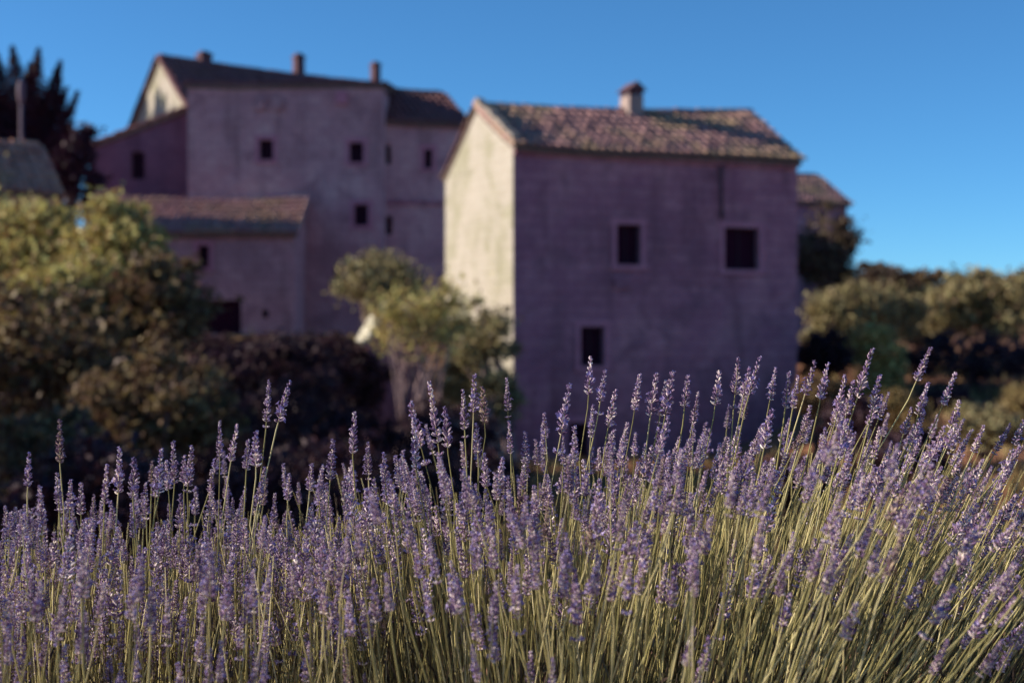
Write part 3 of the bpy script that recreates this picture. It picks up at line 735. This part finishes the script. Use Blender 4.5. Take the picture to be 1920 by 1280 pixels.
# ------------------------------------------------------------------ lavender
def floret(mb, p, d, ln, rad, rng, petal):
    d = d.normalized(); a = d.orthogonal().normalized(); c = d.cross(a)
    th0 = rng.uniform(0, 6.28)
    def ring(q, r_, n=4): return [q+(a*math.cos(th0+6.2832*k/n)+c*math.sin(th0+6.2832*k/n))*r_ for k in range(n)]
    V = ring(p, rad*.45)+ring(p+d*ln*.55, rad)+ring(p+d*ln*.92, rad*.72)+[p+d*ln*.98]
    Fs = [(k, (k+1) % 4, 4+(k+1) % 4, 4+k) for k in range(4)]+[(4+k, 4+(k+1) % 4, 8+(k+1) % 4, 8+k) for k in range(4)]+[(8+k, 8+(k+1) % 4, 12) for k in range(4)]
    mb.add(V, Fs, None, 0)
    if petal:
        q = p+d*ln*.9; n = 5
        for k in range(n):
            th = th0+6.2832*k/n+rng.uniform(-.2, .2); o = a*math.cos(th)+c*math.sin(th); s_ = d.cross(o)
            lp = ln*rng.uniform(.38, .6); w_ = lp*.34
            V = [q+o*rad*.2, q+o*lp*.5+s_*w_+d*lp*.5, q+o*lp*.95+d*lp*.55, q+o*lp*.5-s_*w_+d*lp*.5]
            mb.add(V, ((0, 1, 2, 3),), None, 1)
def spike_mesh(seed, lod=1.):
    rng = random.Random(seed); mb = MB()
    L = rng.uniform(.038, .062); nw = max(6, int(L/.0047)); z = 0.
    fat = rng.uniform(.9, 1.2); pet = rng.uniform(.02, .24)
    for i in range(nw):
        t = i/(nw-1); z = L*t
        env = (.72+.42*math.sin(math.pi*min(1, t*1.25+.15)))*(1-.32*t)*fat
        nf = max(3, int(round((8.5-3.2*t)*lod)))
        ph = rng.uniform(0, 6.28)
        for k in range(nf):
            th = ph+6.2832*k/nf+rng.uniform(-.22, .22)
            up = .55+.9*t+rng.uniform(-.25, .3)
            o = Vector((math.cos(th), math.sin(th), 0))
            ln = .0072*env*rng.uniform(.75, 1.25)
            floret(mb, o*.0012+Vector((0, 0, z+rng.uniform(-.0018, .0018))), o+Vector((0, 0, up)), ln,   .00125*rng.uniform(.85, 1.2), rng, rng.random() < pet*(.4+t))
    for k in range(4):
        th = rng.uniform(0, 6.28); floret(mb, Vector((0, 0, L)), Vector((math.cos(th)*.35, math.sin(th)*.35, 1)), .0062, .0011, rng, rng.random() < pet*1.6)
    if rng.random() < .5:
        zd = -rng.uniform(.010, .024)
        for k in range(7):
            th = 6.2832*k/7+rng.uniform(-.3, .3); o = Vector((math.cos(th), math.sin(th), 0))
            floret(mb, o*.001+Vector((0, 0, zd)), o+Vector((0, 0, .55+rng.uniform(-.2, .2))), .0068*rng.uniform(.8, 1.15), .0013, rng, rng.random() < .15)
    me = mb.mesh('flower_spike'); me.materials.append(CALYX); me.materials.append(PETAL)
    return me, L
SPK = [spike_mesh(100+i) for i in range(18)]
SPL = [spike_mesh(200+i, .62) for i in range(8)]

def lin(tab, x):
    for (x0, y0), (x1, y1) in zip(tab, tab[1:]):
        if x <= x1: return y0+(y1-y0)*max(0., (x-x0)/(x1-x0))
    return tab[-1][1]
LEAN = [(-200, 0), (0, 1), (300, 2), (520, 3), (640, -1), (760, -9), (920, -5), (1040, 1), (1150, 6), (1300, 10), (1500, 13), (1650, 18), (1800, 25), (1920, 31), (2150, 36)]
TOP = [(-200, 905), (0, 895), (200, 872), (420, 845), (560, 862), (680, 812), (780, 812), (900, 800), (1000, 808), (1100, 775), (1200, 765), (1300, 755), (1420, 735), (1620, 740), (1740, 770), (1850, 830), (1960, 850), (2150, 900)]
HERO = [(112,788,113,868),(55,850,52,912),(75,915,80,990),(225,840,222,925),(200,872,195,945),(252,860,250,930),(132,900,130,955),(152,905,152,965),
 (302,842,298,925),(325,828,328,905),(360,838,352,910),(345,855,345,905),(412,790,413,855),(445,795,432,865),(465,825,462,880),(480,810,480,875),
 (505,714,500,790),(543,716,520,790),(268,925,268,990),(397,915,392,960),(585,870,580,920),(605,872,600,930),(625,825,618,900),(665,772,660,850),
 (690,830,690,890),(720,850,722,905),(770,755,790,840),(775,785,778,880),(805,715,820,830),(835,765,838,838),(868,730,870,805),(890,703,886,772),
 (905,725,908,792),(950,708,952,770),(893,795,895,850),(955,790,957,850),(985,810,985,870),(1020,775,1024,822),(1068,722,1050,815),(1108,668,1104,740),
 (1135,695,1125,755),(1155,730,1140,800),(1112,760,1108,820),(1200,702,1190,770),(1232,700,1220,780),(1250,712,1238,780),(1262,698,1248,780),(1290,705,1285,765),
 (1310,735,1300,795),(1350,695,1342,760),(1385,672,1380,740),(1405,690,1395,745),(1425,670,1405,740),(1455,690,1445,750),(1480,698,1475,765),(1497,705,1488,765),
 (1528,678,1510,740),(1552,682,1540,750),(1585,705,1572,775),(1600,715,1588,780),(1635,655,1610,745),(1650,705,1638,768),(1745,652,1720,715),(1740,718,1725,778),
 (1710,765,1695,815),(1792,698,1770,760),(1800,750,1785,805),(1845,798,1830,838),(1822,806,1800,850),(1895,795,1870,845),(1920,788,1905,835),(1770,800,1752,850),(1650,800,1640,860),(1385,800,1378,860)]
rl = random.Random(9)
stalks = []            # tip, base, spike dir, size, lod
def stalk(px, py, D, th, size, dens=True):
    T = at(px, py, D); hgt = max(.2, T.z-.02)
    bx = T.x-math.tan(R(th))*hgt*.92; by = D+rl.uniform(-.07, .07)+rl.uniform(0, .10)
    return T, Vector((bx, by, .01)), th, size
for (tx, ty, bx, by) in HERO:
    own = math.degrees(math.atan2(tx-bx, by-ty)); D = 1.84+rl.uniform(-.05, .06)
    th = .35*own+.65*lin(LEAN, tx)
    ln = math.hypot(tx-bx, ty-by)/F*D
    stalks.append((*stalk(tx, ty, D, th, ln), own, True))
for i in range(900):
    px = rl.uniform(-120, 2060); back = rl.random()
    D = 1.50+.75*back if i % 6 else rl.uniform(1.32, 1.50)
    top = lin(TOP, px); fr = (2.25-D)/.85
    if px < 720 or i % 4 == 0: py = top+abs(rl.gauss(0, 1))*125*(.7+.8*fr)+rl.uniform(-20, 110)+max(0, fr-.35)*rl.uniform(60, 260)
    else: py = top+abs(rl.gauss(0, 1))*95+rl.uniform(-35, 80)+(max(0, fr-.5)*rl.uniform(60, 420))
    if py > 1340: continue
    th = lin(LEAN, px)+rl.gauss(0, 5.5)
    stalks.append((*stalk(px, py, D, th, (rl.uniform(.028, .047) if D > 1.55 else rl.uniform(.032, .044))), th, False))
CENT = [(-.70, 'lavender bush at the left edge with one tall lone flower spike'), (-.34, 'lavender bush with the tall close pair of flower spikes, left of centre'),
        (-.10, 'lavender bush whose stems lean left, in front of the bare tree stems'), (.10, 'upright lavender bush in front of the tall house door'),
        (.32, 'lavender bush leaning right, in front of the tall house right half'), (.62, 'lavender bush at the right edge with strongly slanting stems')]
bins = [[] for _ in CENT]
for s_ in stalks:
    k = min(range(len(CENT)), key=lambda j: abs(CENT[j][0]-s_[1].x)); bins[k].append(s_)
def stem_path(T, B, th_end, nseg):
    hgt = T.z-B.z
    c1 = Vector((B.x+(T.x-B.x)*.22, B.y+(T.y-B.y)*.3, B.z+hgt*.45))
    c2 = Vector((T.x-math.tan(R(th_end))*hgt*.25, T.y, T.z-hgt*.25))
    out = []
    for i in range(nseg+1):
        t = i/nseg; u = 1-t
        out.append(B*u**3+c1*3*u*u*t+c2*3*u*t*t+T*t**3)
    return out
for k, (cx, lb) in enumerate(CENT):
    if not bins[k]: continue
    bush = empty('lavender_bush', (cx, 1.85, 0)); tag(bush, lb, 'lavender', 'lavender bushes along the foreground bed')
    org = Vector((cx, 1.85, 0)); rr = random.Random(300+k)
    rest = MB()
    for (T, B, th, size, own, hero) in bins[k]:
        pts = stem_path(T-org, B-org, own, 9 if hero else 7)
        wob = Vector((rr.gauss(0, .006), rr.gauss(0, .006), 0)); pts = [p+wob*math.sin(math.pi*i_/(len(pts)-1)*rr.choice((1, 1, 2))) if 0 < i_ < len(pts)-2 else p for i_, p in enumerate(pts)]
        d = (pts[-1]-pts[-2]).normalized()
        me, L0 = SPK[rr.randrange(len(SPK))]
        sc_ = size/(L0+.006); sc_ = min(1.5, max(.55, sc_))
        base = pts[-1]-d*(L0+.005)*sc_
        # the stem ends just inside the spike's tip
        r0 = rr.uniform(.0008, .0011)
        mb = MB(); path = pts[:-1]+[base.lerp(pts[-1], .8)] if (pts[-2]-base).dot(d) < 0 else pts[:-2]+[base, base.lerp(pts[-1], .8)]
        mb.tube(path, [r0*1.25]+[r0]*(len(path)-2)+[r0*.5], 4, 0, False)
        st = mb.build('flower_stalk', STALK, bush, True)
        sp = link('flower_spike', me, (), st); sp.location = base
        q = d.to_track_quat('Z', 'Y'); sp.rotation_mode = 'QUATERNION'
        sp.rotation_quaternion = q @ Matrix.Rotation(rr.uniform(0, 6.28), 3, 'Z').to_quaternion()
        wsc = sc_**.6*rr.uniform(.78, 1.04); sp.scale = (wsc, wsc, sc_)
    # mass of shorter stems between the flowering ones
    x0 = -1.25 if k == 0 else (CENT[k-1][0]+cx)/2; x1 = 1.35 if k == len(CENT)-1 else (CENT[k+1][0]+cx)/2
    mass = MB(); fl = MB()
    for i in range(int(1050*(x1-x0)/.3)):
        bx = rr.uniform(x0, x1); D = rr.uniform(1.62, 2.35); px0 = 960+bx/D*F
        th = lin(LEAN, px0+ (120 if bx > 0 else 0))+rr.gauss(0, 6.)
        fr = (2.35-D)/.93
        py = lin(TOP, px0)+70+rr.uniform(0, 260)+fr*150
        Tz = max(.22, CZ+(640-py)/F*D); T = Vector((bx+math.tan(R(th))*Tz, D, Tz)); B = Vector((bx, D+rr.uniform(-.06, .1), .01))
        pts = stem_path(T-org, B-org, th, 5); r0 = rr.uniform(.0005, .0009)
        mass.tube(pts, [r0]*5+[r0*.6], 3, 0, False)
        if rr.random() < (.13 if bx < -.12 else .06):
            me, L0 = SPL[rr.randrange(len(SPL))]; d = (pts[-1]-pts[-2]).normalized(); q = d.to_track_quat('Z', 'Y').to_matrix()
            s1 = rr.uniform(.7, 1.15); b0 = len(fl.v)
            fl.v += [tuple(q @ (Vector(v_.co)*s1)+pts[-1]-d*.01) for v_ in me.vertices]; fl.uv += [(0, 0)]*len(me.vertices)
            for p in me.polygons: fl.f.append(tuple(b0+i_ for i_ in p.vertices)); fl.m.append(p.material_index)
    tag(mass.build('stem_mass', STEM, bush, True), kind='stuff')
    tag(fl.build('small_flower_heads', [CALYX, PETAL], bush), kind='stuff')
    rn = np.random.default_rng(400+k); n = int(4200*(x1-x0)/.3)
    P = np.stack([rn.uniform(x0, x1, n)-cx, rn.uniform(1.35, 2.35, n)-1.85, rn.random(n)**1.4*.40+.02], 1)
    up = rn.normal(size=(n, 3))*.42+np.array([0, 0, 1.]); up /= np.linalg.norm(up, axis=1)[:, None]
    sd = np.cross(up, rn.normal(size=(n, 3))); sd /= np.linalg.norm(sd, axis=1)[:, None]
    ln = rn.uniform(.02, .045, n)[:, None]; wd = .0016
    tag(quads_mesh('leaf_mound', np.stack([P, P+up*ln*.5+sd*wd, P+up*ln, P+up*ln*.5-sd*wd], 1), [LEAFL], bush), kind='stuff')
